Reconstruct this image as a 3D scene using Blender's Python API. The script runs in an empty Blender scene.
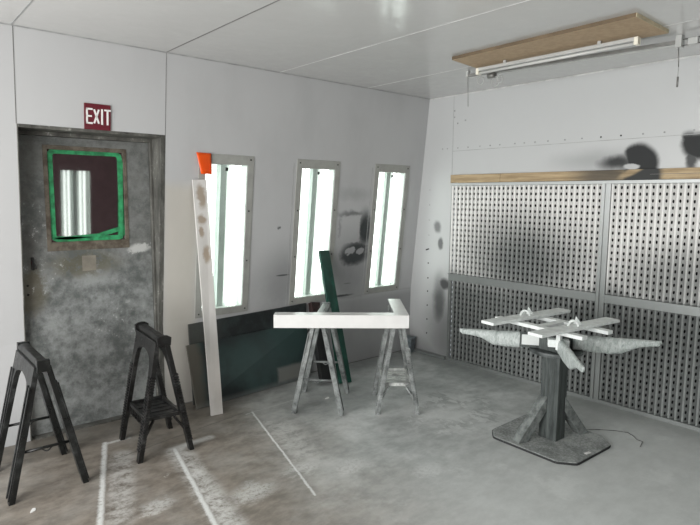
import bpy, bmesh, math, random
from mathutils import Vector, Matrix
random.seed(7)
SC = bpy.context.scene
COL = SC.collection
PI = math.pi
H, SL, ZC = 2.6, 0.2095, 0.667          # ceiling height, inward lean of the slanted wall at the ceiling, crease height

# ------------------------------------------------------------------ node helpers
class X:
    """a socket with arithmetic"""
    def __init__(s, nt, k): s.nt, s.k = nt, k
    def _m(s, op, *a, clamp=False):
        n = s.nt.nodes.new('ShaderNodeMath'); n.operation = op; n.use_clamp = clamp
        for i, v in enumerate((s,) + a):
            if isinstance(v, X): s.nt.links.new(v.k, n.inputs[i])
            else: n.inputs[i].default_value = v
        return X(s.nt, n.outputs[0])
    def __add__(s, o): return s._m('ADD', o)
    def __sub__(s, o): return s._m('SUBTRACT', o)
    def __mul__(s, o): return s._m('MULTIPLY', o)
    def __truediv__(s, o): return s._m('DIVIDE', o)
    __radd__ = __add__; __rmul__ = __mul__
    def inv(s): return s._m('SUBTRACT', 0)._m('MULTIPLY', -1) + 1
    def mx(s, o): return s._m('MAXIMUM', o)
    def mn(s, o): return s._m('MINIMUM', o)
    def ab(s): return s._m('ABSOLUTE')
    def sq(s): return s * s
    def root(s): return s._m('SQRT')
    def cl(s): return s._m('ADD', 0.0, clamp=True)
    def st(s, a, b):
        """smoothstep from 0 at a to 1 at b (a may be > b)"""
        n = s.nt.nodes.new('ShaderNodeMapRange'); n.interpolation_type = 'SMOOTHSTEP'
        s.nt.links.new(s.k, n.inputs[0])
        lo, hi = (a, b) if a < b else (b, a)
        n.inputs[1].default_value = lo; n.inputs[2].default_value = hi
        n.inputs[3].default_value = 0 if a < b else 1; n.inputs[4].default_value = 1 if a < b else 0
        return X(s.nt, n.outputs[0])

class Mat:
    def __init__(s, name):
        s.m = bpy.data.materials.new(name); s.m.use_nodes = True
        s.nt = s.m.node_tree; s.b = s.nt.nodes['Principled BSDF']
        s.geo = None
    def xyz(s):
        if not s.geo:
            g = s.nt.nodes.new('ShaderNodeNewGeometry'); s.geo = g
            sp = s.nt.nodes.new('ShaderNodeSeparateXYZ'); s.nt.links.new(g.outputs['Position'], sp.inputs[0]); s.sp = sp
        return tuple(X(s.nt, s.sp.outputs[i]) for i in range(3))
    def noise(s, scale, detail=4, rough=.6, stretch=(1, 1, 1), dist=0, obj=False):
        mp = s.nt.nodes.new('ShaderNodeMapping'); mp.inputs['Scale'].default_value = stretch
        if obj:
            tc = s.nt.nodes.new('ShaderNodeTexCoord'); s.nt.links.new(tc.outputs['Object'], mp.inputs[0])
        else:
            s.xyz(); s.nt.links.new(s.geo.outputs['Position'], mp.inputs[0])
        n = s.nt.nodes.new('ShaderNodeTexNoise'); n.inputs['Scale'].default_value = scale
        n.inputs['Detail'].default_value = detail; n.inputs['Roughness'].default_value = rough
        n.inputs['Distortion'].default_value = dist
        s.nt.links.new(mp.outputs[0], n.inputs['Vector'])
        return X(s.nt, n.outputs['Fac'])
    def mix(s, f, a, b):
        n = s.nt.nodes.new('ShaderNodeMix'); n.data_type = 'RGBA'
        if isinstance(f, X): s.nt.links.new(f.k, n.inputs['Factor'])
        else: n.inputs['Factor'].default_value = f
        for sock, v in ((n.inputs[6], a), (n.inputs[7], b)):
            if isinstance(v, tuple): sock.default_value = (*v, 1)
            else: s.nt.links.new(v, sock)
        return n.outputs[2]
    def color(s, c):
        if isinstance(c, tuple): s.b.inputs['Base Color'].default_value = (*c, 1)
        else: s.nt.links.new(c, s.b.inputs['Base Color'])
        return s
    def set(s, rough=.5, metal=0, spec=None):
        if isinstance(rough, X): s.nt.links.new(rough.k, s.b.inputs['Roughness'])
        else: s.b.inputs['Roughness'].default_value = rough
        s.b.inputs['Metallic'].default_value = metal
        if spec is not None: s.b.inputs['Specular IOR Level'].default_value = spec
        return s
    def bump(s, h, strength=.3, dist=.01):
        n = s.nt.nodes.new('ShaderNodeBump'); n.inputs['Strength'].default_value = strength
        n.inputs['Distance'].default_value = dist
        s.nt.links.new(h.k, n.inputs['Height']); s.nt.links.new(n.outputs[0], s.b.inputs['Normal'])
        return s

def ell(u, v, cu, cv, ru, rv, soft=.5):
    """soft ellipse mask, 1 inside"""
    d = (((u - cu) * (1 / ru)).sq() + ((v - cv) * (1 / rv)).sq()).root()
    return d.st(1 + soft, max(0, 1 - soft))
def rect(u, v, u0, u1, v0, v1, soft=.02):
    a = ((u - (u0 + u1) / 2).ab() - (u1 - u0) / 2).mx((v - (v0 + v1) / 2).ab() - (v1 - v0) / 2)
    return a.st(soft, -soft)
def seg(u, v, a, b, w, soft):
    """distance band round a segment"""
    dx, dy = b[0] - a[0], b[1] - a[1]; L = dx * dx + dy * dy
    pu, pv = u - a[0], v - a[1]
    t = ((pu * dx + pv * dy) * (1 / L)).cl()
    d = ((pu - t * dx).sq() + (pv - t * dy).sq()).root()
    return d.st(w + soft, w)

def plain(name, c, rough=.5, metal=0, var=.12, scale=9, bump=0):
    m = Mat(name)
    n = m.noise(scale, 5, .6, obj=True)
    d = tuple(x * (1 - var * 2) for x in c); l = tuple(min(1, x * (1 + var)) for x in c)
    m.color(m.mix(n.st(.3, .7), d, l)); m.set(rough, metal)
    if bump: m.bump(m.noise(60, 3, obj=True), bump, .002)
    return m.m

# ------------------------------------------------------------------ mesh helpers
def quad_prism(bm, pts, depth_vec):
    """extrude a planar polygon pts by depth_vec"""
    d = Vector(depth_vec); a = [bm.verts.new(Vector(p)) for p in pts]; b = [bm.verts.new(Vector(p) + d) for p in pts]
    fs = [bm.faces.new(a[::-1]), bm.faces.new(b)]
    n = len(a)
    for i in range(n): fs.append(bm.faces.new((a[i], a[(i + 1) % n], b[(i + 1) % n], b[i])))
    return fs
def box(bm, lo, hi):
    (x0, y0, z0), (x1, y1, z1) = lo, hi
    return quad_prism(bm, [(x0, y0, z0), (x1, y0, z0), (x1, y1, z0), (x0, y1, z0)], (0, 0, z1 - z0))
def hexa(bm, b4, t4):
    """solid from four bottom and four top corners"""
    a = [bm.verts.new(Vector(p)) for p in b4]; b = [bm.verts.new(Vector(p)) for p in t4]
    bm.faces.new(a[::-1]); bm.faces.new(b)
    for i in range(4): bm.faces.new((a[i], a[(i + 1) % 4], b[(i + 1) % 4], b[i]))
def bar(bm, p, q, w, h, up=(0, 0, 1), w2=None, h2=None):
    """rectangular bar from p to q, width w (sideways), height h (along up)"""
    p, q, up = Vector(p), Vector(q), Vector(up)
    d = (q - p).normalized(); s = d.cross(up).normalized(); u = s.cross(d).normalized()
    w2 = w if w2 is None else w2; h2 = h if h2 is None else h2
    c = lambda o, w, h: [o - s * w / 2 - u * h / 2, o + s * w / 2 - u * h / 2, o + s * w / 2 + u * h / 2, o - s * w / 2 + u * h / 2]
    hexa(bm, c(p, w, h), c(q, w2, h2))
def tube(bm, p, q, r, n=10, r2=None):
    p, q = Vector(p), Vector(q); d = (q - p).normalized()
    s = d.orthogonal().normalized(); u = d.cross(s); r2 = r if r2 is None else r2
    A = [bm.verts.new(p + (s * math.cos(2 * PI * i / n) + u * math.sin(2 * PI * i / n)) * r) for i in range(n)]
    B = [bm.verts.new(q + (s * math.cos(2 * PI * i / n) + u * math.sin(2 * PI * i / n)) * r2) for i in range(n)]
    bm.faces.new(A[::-1]); bm.faces.new(B)
    for i in range(n):
        f = bm.faces.new((A[i], A[(i + 1) % n], B[(i + 1) % n], B[i])); f.smooth = True
def path_tube(bm, pts, r, n=8):
    for a, b in zip(pts, pts[1:]): tube(bm, a, b, r, n)
def link(name, bm, mat, parent=None, bevel=0, seg_=2):
    bmesh.ops.recalc_face_normals(bm, faces=bm.faces)
    me = bpy.data.meshes.new(name); bm.to_mesh(me); bm.free()
    for m in (mat if isinstance(mat, (list, tuple)) else [mat]): me.materials.append(m)
    o = bpy.data.objects.new(name, me); COL.objects.link(o)
    if parent: o.parent = parent
    if bevel:
        b = o.modifiers.new('bevel', 'BEVEL'); b.width = bevel; b.segments = seg_; b.limit_method = 'ANGLE'
    return o
def tag(o, label, cat, group=None):
    o['label'] = label; o['category'] = cat
    if group: o['group'] = group
    return o
def thing(name, label, cat, loc=(0, 0, 0), rz=0, group=None):
    o = bpy.data.objects.new(name, None); COL.objects.link(o); o.location = loc; o.rotation_euler = (0, 0, rz)
    o.empty_display_size = .05
    return tag(o, label, cat, group)
def struct(o): o['kind'] = 'structure'; return o
def NB(): return bmesh.new()
def yw(z): return 0 if z <= ZC else -SL * (z - ZC) / (H - ZC)

# ------------------------------------------------------------------ materials
# slanted wall: white enamel with overspray shapes
m = Mat('wall_enamel'); x, y, z = m.xyz()
nz = m.noise(7, 5, .65) - .5; nf = m.noise(28, 4, .7) - .5
u = x + nz * .10 + nf * .03; v = z + nz * .08 + nf * .03
dark = ell(u, v, -.735, 1.31, .085, .17, .55) * .97
dark = dark.mx(ell(u, v, -.84, 1.085, .19, .125, .45) * .97)
dark = dark.mx(ell(u, v, -.90, 1.465, .16, .03, .7) * .65)
dark = dark.mx(ell(u, v, -1.045, 1.33, .022, .11, .7) * .4)
dark = dark * (rect(x + nf * .05, z + nf * .05, -1.02, -.80, 1.20, 1.45, .015) * .9).inv()
dark = dark * (ell(u, v, -.90, 1.115, .055, .028, .3) * .9).inv() * (ell(u, v, -.765, 1.11, .045, .022, .3) * .9).inv()
soft = ell(u, v, -1.62, .88, .24, .26, .8) * .42
soft = soft.mx(ell(u, v, -.85, .95, .34, .32, .9) * .45)
soft = soft.mx(ell(u, v, -.9, 1.65, .18, .05, .8) * .2)
dark = dark.mx(ell(x + nf * .03, z, -1.65, .944, .075, .009, .5) * .9)
dark = dark.mx(ell(x, z - nf * .02, -.95, .685, .13, .012, .7) * .95)
dark = dark.mx(ell(x, z, -.9, .80, .06, .006, .7) * .7)
dark = dark.mx(ell(x + nf * .06, z + nf * .06, -1.715, 1.357, .014, .014, .5) * .8)
dark = dark.mx(soft)
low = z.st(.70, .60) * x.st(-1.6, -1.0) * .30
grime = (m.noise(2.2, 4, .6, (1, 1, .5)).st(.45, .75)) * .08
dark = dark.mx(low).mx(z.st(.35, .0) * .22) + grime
warm_light = rect(x, z, -2.72, -2.45, -1, 1.7, .06)  # cream light on the wall beside the door, painted into the enamel
base = m.mix(warm_light * .55, (.465, .472, .478), (.52, .485, .41))
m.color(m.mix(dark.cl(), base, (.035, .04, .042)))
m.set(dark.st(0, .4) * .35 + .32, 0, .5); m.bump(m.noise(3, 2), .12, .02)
M_WALLA = m.m

m = Mat('filter_wall_enamel'); x, y, z = m.xyz()
nz = m.noise(6, 4, .6) - .5; nf = m.noise(25, 4, .7) - .5
u = y + nz * .06 + nf * .015; v = z + nz * .05 + nf * .015
b1 = ell(u, v, -2.255, 1.865, .150, .165, .16) * (u + (v - 1.87) * -.10).st(-2.14, -2.20)
b1 = b1.mx(ell(u, v, -2.11, 1.898, .15, .055, .75) * .97)
b1 = b1 * (ell(u, v, -2.215, 1.866, .052, .022, .3) * .97).inv()
b1 = b1.mx(ell(u, v, -2.665, 2.01, .115, .115, .22) * z.st(2.10, 2.05)).mx(ell(u, v, -2.59, 2.06, .04, .05, .4) * z.st(2.12, 2.05))
b1 = b1.mx(ell(u, v, -2.62, 1.90, .035, .08, .5) * .9)
b1 = b1.mx(ell(u, v, -1.95, 1.92, .30, .07, .9) * .30)
b1 = b1.mx(ell(u, v, -.35, 1.33, .042, .055, .45) * .62)
b1 = b1.mx(ell(u, v, -.395, 1.165, .032, .06, .4) * .72)
b1 = b1.mx(ell(u, v, -.40, .55, .085, .25, .75) * .8)
b1 = b1.mx(ell(u, v, -.30, 2.1, .0001 + .2, .35, .9) * .05)
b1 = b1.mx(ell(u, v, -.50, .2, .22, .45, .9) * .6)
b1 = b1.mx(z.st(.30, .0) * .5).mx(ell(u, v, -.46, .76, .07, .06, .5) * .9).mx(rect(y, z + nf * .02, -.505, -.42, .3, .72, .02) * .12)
m.color(m.mix(b1.cl(), (.49, .502, .505), (.014, .016, .017)))
m.set(b1.st(0, .4) * .35 + .33); m.bump(m.noise(3, 2), .12, .02)
M_WALLB = m.m

m = Mat('ceiling_enamel')
n1 = m.noise(1.3, 3, .5); n2 = m.noise(14, 4, .65, dist=.6)
m.color(m.mix(n1, (.52, .524, .518), (.58, .582, .576)))
m.set(n2.st(.3, .8) * .14 + .12, 0, .8); m.bump(m.noise(4, 3, .5), .12, .02)
M_CEIL = m.m
M_BROWNW = plain('brown_panel', (.10, .062, .064), .6)
M_OTHER = plain('plain_booth_enamel', (.62, .63, .63), .45)

# floor
m = Mat('concrete'); x, y, z = m.xyz()
n1 = m.noise(1.6, 5, .6); n2 = m.noise(7, 7, .7, (1, 1.6, 1)); n3 = m.noise(45, 5, .75); n4 = m.noise(2.2, 6, .65)
wb = (x + (n1 - .5) * .8 + (y * -.22)).st(-1.35, -2.6)            # brown bare concrete to the left
brown = m.mix(n2.st(.3, .7), (.125, .108, .088), (.26, .232, .198))
grey = m.mix(n2.st(.3, .7), (.29, .308, .303), (.44, .46, .455))
c = m.mix(wb, grey, brown)
pat = n4.st(.42, .68) * .75 * (n3 * .5 + .6) * (wb.inv() * .8 + .2)
pat = pat.mx(y.st(-1.5, -2.6) * .45 * (wb.inv() * .7 + .3))
sc = m.noise(7, 5, .7, (1.5, .8, 1), .3)
patch = ell(x + (n2 - .5) * .4, y + (n2 - .5) * .3, -1.05, -1.45, .40, .42, .5) * sc.st(.50, .53) * .55
pat = pat.mx(patch)
xw, yv = x + (n3 - .5) * .03 + (n2 - .5) * .02, y + (n3 - .5) * .03
for a, b, w, s_, k in (((-3.268, -.343), (-3.60, -1.33), .003, .022, .85), ((-2.955, -.72), (-3.16, -1.70), .004, .02, .9),
                       ((-2.243, -.489), (-2.60, -1.75), .002, .010, .85), ((-2.30, -.50), (-1.79, -.476), .002, .010, .45),
                       ((-2.97, -.715), (-2.70, -.70), .004, .05, .55), ((-3.268, -.36), (-3.12, -.36), .005, .02, .6)):
    pat = pat.mx(seg(xw, yv, a, b, w, s_) * k * (n3.st(.3, .5) * .5 + .5))
# powder that drifted to the right of each masked edge
pat = pat.mx(seg(xw - .06, yv, (-3.30, -.6), (-3.55, -1.3), .02, .10) * .45 * (n3 * .4 + n2 * .6).st(.36, .60))
pat = pat.mx(seg(xw - .06, yv, (-3.0, -.75), (-3.15, -1.7), .02, .10) * .65 * (n3 * .4 + n2 * .6).st(.36, .60))
pat = pat.mx(seg(xw - .10, yv, (-2.30, -.75), (-2.52, -1.5), .02, .18) * .35 * (n3 * .4 + n2 * .6).st(.34, .60))
for cx_, cy_, r_ in ((-3.13, -1.02, .012), (-3.30, -1.30, .09), (-2.85, -1.5, .13), (-2.45, -1.45, .12), (-2.25, -1.62, .14), (-1.9, -1.95, .12)):
    pat = pat.mx(ell(xw + (n2 - .5) * .25, yv + (n2 - .5) * .25, cx_, cy_, r_, r_ * .6, .7) * .5 * n3.st(.3, .55))
c = m.mix(pat.cl(), c, (.68, .70, .69))
crack_shade = seg(xw, yv, (-3.3, -.62), (-2.3, -.46), .001, .006) * .5
crack_shade = crack_shade.mx(ell(x, y, -1.7, -.62, .5, .25, .9) * .35).mx(x.st(-.35, -.05) * .3).mx(y.st(-.45, -.1) * .35)  # shade under the grey sawhorse and along both walls painted into the concrete
c = m.mix(crack_shade.cl(), c, (.045, .048, .045))
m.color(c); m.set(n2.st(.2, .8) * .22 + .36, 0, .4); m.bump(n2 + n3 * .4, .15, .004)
M_FLOOR = m.m

# worn galvanised door skin
m = Mat('worn_galvanised'); x, y, z = m.xyz()
n1 = m.noise(3.2, 6, .7); n2 = m.noise(17, 5, .75); n3 = m.noise(50, 4, .8)
c = m.mix((n1 * .6 + n2 * .4).st(.38, .62), (.12, .13, .127), (.34, .358, .355))
dk = z.st(.95, 1.35) * .45 + (x.st(-3.48, -3.58) * z.st(.9, 1.1)) * .3
c = m.mix(dk.cl() * n1.st(.3, .6), c, (.075, .07, .06))
c = m.mix(ell(x + (n2 - .5) * .15, z + (n2 - .5) * .3, -3.58, .98, .10, .14, .4) * .75, c, (.14, .125, .085))
c = m.mix(ell(x + (n2 - .5) * .1, z + (n2 - .5) * .15, -3.23, 1.15, .22, .08, .5) * n2.st(.4, .5) * .7, c, (.11, .10, .06))
fleck = (n3 * n2).st(.33, .38) * (ell(x, z, -3.52, 1.25, .14, .35, .6).mx(ell(x, z, -2.86, 1.27, .09, .1, .6)).mx(ell(x, z, -3.0, .72, .2, .12, .7)))
c = m.mix(fleck.mx(ell(x + (n2 - .5) * .2, z + (n2 - .5) * .12, -2.85, 1.24, .07, .03, .4)), c, (.55, .56, .55))
m.color(c); m.set(n2.st(.2, .8) * .25 + .35, .35); m.bump(n2, .2, .004)
M_DOOR = m.m
m = Mat('grimy_frame_paint'); n1 = m.noise(8, 5, .7, (1, 1, .4)); n2 = m.noise(40, 4, .8)
c = m.mix(n1.st(.3, .7), (.05, .05, .045), (.17, .17, .155)); c = m.mix((n2 * n1).st(.33, .38) * .5, c, (.5, .5, .48))
m.color(c).set(.5, .3); M_FRAME = m.m
m = Mat('rusted_surround'); n1 = m.noise(14, 5, .7); m.color(m.mix(n1.st(.35, .65), (.075, .06, .045), (.16, .14, .11))).set(.6, .2); M_RUST = m.m
m = Mat('dark_window_glass'); m.color((.022, .013, .015)).set(.03, 0, 1.0); m.b.inputs['IOR'].default_value = 2.3; M_DGLASS = m.m
M_TAPE = plain('green_masking_tape', (.03, .28, .11), .5, var=.25, scale=25)
M_PATCHM = plain('bare_metal_patch', (.26, .24, .20), .5, .3)
M_RED = plain('sign_red', (.12, .009, .018), .4, var=.04); M_SIGNW = plain('sign_white', (.8, .8, .78), .4, var=.02)
M_PLATE = plain('light_surround_paint', (.33, .336, .315), .4, .0, var=.06)
M_SCREW = plain('dark_screw', (.02, .02, .02), .5, .2); M_SCREWP = plain('painted_screw', (.30, .31, .31), .5)
M_SEAM = plain('dark_seam', (.16, .16, .155), .7); M_SEAML = plain('pale_seam', (.56, .565, .56), .4); M_SEAMG = plain('grey_seam', (.36, .37, .37), .6)
M_REFL = plain('reflector_white', (.62, .66, .63), .5, var=.02); M_RACE = plain('ballast_cover', (.50, .56, .53), .5, var=.03)
m = Mat('lit_tube'); m.color((.9, .9, .9)); m.b.inputs['Emission Color'].default_value = (.96, 1.0, .97, 1); m.b.inputs['Emission Strength'].default_value = 3.0; M_TUBE = m.m
m = Mat('clear_pane'); nt = m.nt
tr = nt.nodes.new('ShaderNodeBsdfTransparent'); tr.inputs[0].default_value = (.93, .95, .94, 1)
gl = nt.nodes.new('ShaderNodeBsdfGlossy'); gl.inputs['Roughness'].default_value = .05
mx = nt.nodes.new('ShaderNodeMixShader'); fr = X(nt, nt.nodes.new('ShaderNodeLayerWeight').outputs['Facing']); fr = (fr * fr * fr * fr * .9 + .04)
nt.links.new(fr.k, mx.inputs[0]); nt.links.new(tr.outputs[0], mx.inputs[1]); nt.links.new(gl.outputs[0], mx.inputs[2])
nt.links.new(mx.outputs[0], nt.nodes['Material Output'].inputs['Surface']); M_PANE = m.m
# orange plastic sheet
m = Mat('orange_plastic'); m.color((.95, .13, .01)).set(.35); m.b.inputs['Emission Strength'].default_value = 0; m.b.inputs['Subsurface Weight'].default_value = 0
nt = m.nt; tl = nt.nodes.new('ShaderNodeBsdfTranslucent'); tl.inputs[0].default_value = (1, .16, .01, 1); mx = nt.nodes.new('ShaderNodeMixShader'); mx.inputs[0].default_value = .35
nt.links.new(m.b.outputs[0], mx.inputs[1]); nt.links.new(tl.outputs[0], mx.inputs[2]); nt.links.new(mx.outputs[0], nt.nodes['Material Output'].inputs['Surface']); M_ORANGE = m.m
# accordion filter paper: white above, loaded with grey overspray below
m = Mat('filter_paper'); x, y, z = m.xyz()
n1 = m.noise(2.0, 4, .6, (1, 1, .8)); n2 = m.noise(20, 4, .7)
d = (z + (n1 - .5) * .5).st(1.12, .72) * .86
d = d.mx(ell(y, z + (n1 - .5) * .2, -1.35, 1.05, .55, .35, .8) * .85)
d = d.mx(ell(y, z + (n1 - .5) * .2, -2.55, 1.0, .4, .25, .8) * .6)
d = (d + (n2 - .5) * .2).cl()
m.color(m.mix(d, (.76, .76, .745), (.095, .11, .108))).set(.8, 0, .2); M_FILT = m.m
m = Mat('filter_frame_metal'); x, y, z = m.xyz(); n1 = m.noise(12, 5, .7)
d = (z + (n1 - .5) * .2).st(1.9, .7)
m.color(m.mix(d, (.50, .52, .52), (.20, .215, .21))).set(.45, .3); M_FMETAL = m.m
m = Mat('rough_pine'); x, y, z = m.xyz(); g = m.noise(9, 5, .7, (1, .25, 4)); nz = m.noise(6, 4, .6) - .5
c = m.mix(g.st(.3, .7), (.26, .185, .10), (.50, .385, .235))
dk = ell(y + nz * .05, z, -2.30, 1.80, .14, .16, .2).mx(ell(y, z, -2.02, 1.8, .22, .12, .7) * .8) * (ell(y + (z - 1.8) * 1.5, z, -2.19, 1.83, .05, .05, .5) * .85).inv()
c = m.mix(dk, c, (.03, .032, .032)); m.color(c).set(.7); M_PINE = m.m
m = Mat('fibreboard'); g = m.noise(30, 4, .6); m.color(m.mix(g.st(.3, .7), (.40, .29, .185), (.47, .35, .225))).set(.7); M_MDF = m.m
M_MDFE = plain('fibreboard_edge', (.14, .10, .06), .8); M_MDFL = plain('pale_cut_edge', (.60, .52, .36), .8)
M_DARK = plain('void_shade', (.006, .007, .007), .95, var=.0)  # near-black painted in for the shade behind the filter holes
# black plastic sawhorse, dusty, with highlights painted into its paler tone
def saw_mat(name, a, b, w):
    m = Mat(name); n1 = m.noise(9, 5, .7, obj=True); n2 = m.noise(30, 4, .75, obj=True)
    nn = m.geo_n() if hasattr(m, 'geo_n') else None
    m.color(m.mix((n1 * .7 + n2 * .3).st(w - .14, w + .20), a, b)).set(n1.st(.2, .8) * .3 + .22); m.bump(n2, .2, .002); return m.m
M_SAWK = saw_mat('black_plastic', (.005, .006, .006), (.075, .08, .08), .62)  # paler tone painted in for light-grey highlights
M_SAWR = saw_mat('dusty_black_plastic', (.005, .005, .005), (.10, .10, .097), .62)
M_SAWG = saw_mat('grey_sprayed_plastic', (.05, .055, .055), (.25, .27, .265), .46)
M_SAWW = saw_mat('white_splattered_plastic', (.06, .066, .065), (.32, .34, .335), .46)
M_TRAYK = saw_mat('black_tray', (.01, .01, .01), (.10, .10, .10), .58)
M_TRAYW = saw_mat('splattered_tray', (.06, .065, .065), (.62, .64, .62), .44)
M_WHITE = plain('white_lacquer', (.70, .70, .69), .28, var=.02)
m = Mat('primed_plank'); x, y, z = m.xyz(); n1 = m.noise(16, 5, .7); n2 = m.noise(5, 4, .6, (1, 1, .3))
c = m.mix(n2.st(.3, .7), (.52, .51, .49), (.66, .65, .635))
st = ell(x + (n1 - .5) * .06, z + (n1 - .5) * .06, -2.455, 1.62, .035, .09, .35).mx(ell(x + (n1 - .5) * .06, z + (n1 - .5) * .06, -2.465, 1.45, .035, .035, .4)).mx(ell(x + (n1 - .5) * .05, z + (n1 - .5) * .06, -2.475, 1.36, .02, .04, .4)).mx(ell(x + (n1 - .5) * .06, z + (n1 - .5) * .06, -2.45, 1.19, .028, .06, .4)).mx(ell(x + (n1 - .5) * .06, z + (n1 - .5) * .06, -2.46, .25, .05, .2, .9) * .25)
m.color(m.mix(st * .75, c, (.26, .19, .12))).set(.4); M_PRIMED = m.m
m = Mat('dark_green_paint'); n = m.noise(10, 4, .6); m.color(m.mix(n.st(.4, .75), (.006, .036, .026), (.012, .07, .05))).set(.3); M_GREEN = m.m
m = Mat('sprayed_green_board'); x, y, z = m.xyz(); n1 = m.noise(3.5, 4, .6); n2 = m.noise(14, 5, .7)
c = m.mix(n1.st(.35, .65), (.012, .018, .02), (.026, .052, .05))
c = m.mix(ell(x + (n1 - .5) * .2, z + (n1 - .5) * .15, -2.0, .25, .35, .17, .7) * .55, c, (.055, .09, .088))
c = m.mix((x + (n1 - .5) * .1).st(-2.42, -2.50) * .8, c, (.10, .09, .072))
c = m.mix((x + (n1 - .5) * .05).st(-2.46, -2.40) * (x + (n1 - .5) * .05).st(-2.34, -2.40) * .9, c, (.008, .009, .009))
c = m.mix(rect(x + (n2 - .5) * .03, z + (n2 - .5) * .02, -1.76, -1.2, .03, .155, .02) * .7, c, (.21, .21, .195))
c = m.mix(z.st(.06, 0) * .4, c, (.22, .23, .22))
m.color(c).set(.55); M_GBOARD = m.m
m = Mat('sooty_board'); x, y, z = m.xyz(); n1 = m.noise(5, 4, .7)
c = m.mix(n1.st(.4, .7), (.010, .013, .014), (.03, .042, .042)); c = m.mix((x + (n1 - .5) * .3).st(-2.15, -2.45) * .5, c, (.085, .085, .075))
m.color(c).set(.55); M_SBOARD = m.m
M_REDWOOD = plain('dark_red_paint', (.032, .015, .015), .5, var=.3, scale=30); M_BLKWOOD = plain('black_stained_wood', (.012, .013, .013), .5)
M_TUB = plain('blue_grey_plastic', (.14, .17, .185), .4, var=.2, scale=20)
m = Mat('stand_timber'); g = m.noise(10, 5, .7, (5, 5, .5), obj=True); m.color(m.mix(g.st(.3, .7), (.018, .023, .023), (.075, .088, .084))).set(.6); M_POST = m.m
M_BRACE = plain('dusty_timber', (.15, .165, .16), .7, var=.25, scale=25)
m = Mat('dusty_base'); n1 = m.noise(6, 5, .7, obj=True); n2 = m.noise(60, 4, .8, obj=True); m.color(m.mix((n1 * .5 + n2 * .5).st(.38, .62), (.14, .152, .148), (.36, .378, .37))).set(.8); m.bump(n2, .3, .004); M_BASE = m.m
M_BASEE = plain('base_edge', (.02, .022, .022), .7)
m = Mat('wrapped_film'); n1 = m.noise(20, 5, .75, (1, 3, 1), 1.0, obj=True); m.color(m.mix(n1.st(.3, .7), (.26, .30, .29), (.56, .60, .59))).set(.35); m.bump(n1, .6, .01); M_FILM = m.m
M_LABEL = plain('paper_label', (.60, .63, .62), .5, var=.05); M_BRIGHTM = plain('white_sprayed_metal', (.74, .78, .77), .4, var=.08, scale=20)
M_DISC = plain('disc_dust', (.07, .08, .08), .5, var=.3, scale=20)
M_ALU = plain('painted_aluminium', (.46, .47, .46), .3, .1, var=.05); M_TRK = plain('grey_track', (.22, .22, .21), .4, .4); M_LENS = plain('unlit_tube_glass', (.52, .53, .52), .25, var=.02)
M_ENDC = plain('cream_end_cap', (.78, .76, .66), .4, var=.02)

# ------------------------------------------------------------------ setting
XL, YF = -6.3, -4.75
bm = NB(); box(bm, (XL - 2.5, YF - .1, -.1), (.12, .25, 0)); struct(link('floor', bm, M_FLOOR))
bm = NB(); box(bm, (XL - .1, YF - .1, H), (.12, .12, H + .1)); ce = struct(link('ceiling', bm, M_CEIL))
for sx, mt in ((-3.645, M_SEAMG), (-2.715, M_SEAM), (-1.79, M_SEAML), (-.845, M_SEAML), (-4.57, M_SEAMG)):
    bm = NB(); box(bm, (sx - .004, YF, H - .0015), (sx + .004, -SL - .002, H + .02)); link('seam', bm, mt, ce)
def slab(bm, x0, x1, z0, z1, t=.05):
    cuts = [z0] + ([ZC] if z0 < ZC < z1 else []) + [z1]
    for a, b in zip(cuts, cuts[1:]):
        quad_prism(bm, [(x0, yw(a), a), (x0, yw(a) + t, a), (x0, yw(b) + t, b), (x0, yw(b), b)], (x1 - x0, 0, 0))
DX0, DX1, DZ = -3.635, -2.713, 2.045
LZ0, LZ1 = .725, 1.862
LIGHTS = [(-2.403, -2.043), (-1.514, -1.154), (-.612, -.250)]
bm = NB()
slab(bm, XL, DX0, 0, H); slab(bm, DX0, DX1, DZ, H)
xs = DX1
for a, b in LIGHTS:
    slab(bm, xs, a, 0, H); slab(bm, a, b, 0, LZ0); slab(bm, a, b, LZ1, H); xs = b
slab(bm, xs, .02, 0, H)
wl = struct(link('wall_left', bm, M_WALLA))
def vseam(x, z0, z1, mt, w=.004, name='seam'):
    bm = NB(); quad_prism(bm, [(x - w / 2, yw(z0) - .0015, z0), (x + w / 2, yw(z0) - .0015, z0), (x + w / 2, yw(z1) - .0015, z1), (x - w / 2, yw(z1) - .0015, z1)], (0, .004, 0)); link(name, bm, mt, wl)
vseam(DX0 - .002, DZ, H, M_SEAM); vseam(DX1 - .002, DZ, H, M_SEAM, .003); vseam(-1.60, ZC, 1.9, M_SEAMG, .003); vseam(-.70, ZC, 1.9, M_SEAMG, .003)
vseam(-.71, .3, ZC, M_SEAMG, .003)
bm = NB(); box(bm, (-1.0, -.004, ZC - .004), (-.02, .001, ZC + .002)); link('crease_line', bm, M_SEAMG, wl)
# thin grey cove strip at ceiling
bm = NB(); box(bm, (XL, -SL - .006, H - .006), (0, -SL + .01, H - .0005)); link('cove_seam', bm, M_SEAMG, wl)
bm = NB(); box(bm, (-2.713, -.004, 0), (-.0, .0, .006)); link('base_shadow_strip', bm, M_SEAM, wl)  # solid dark strip standing in for the shadow line under the wall

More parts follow.
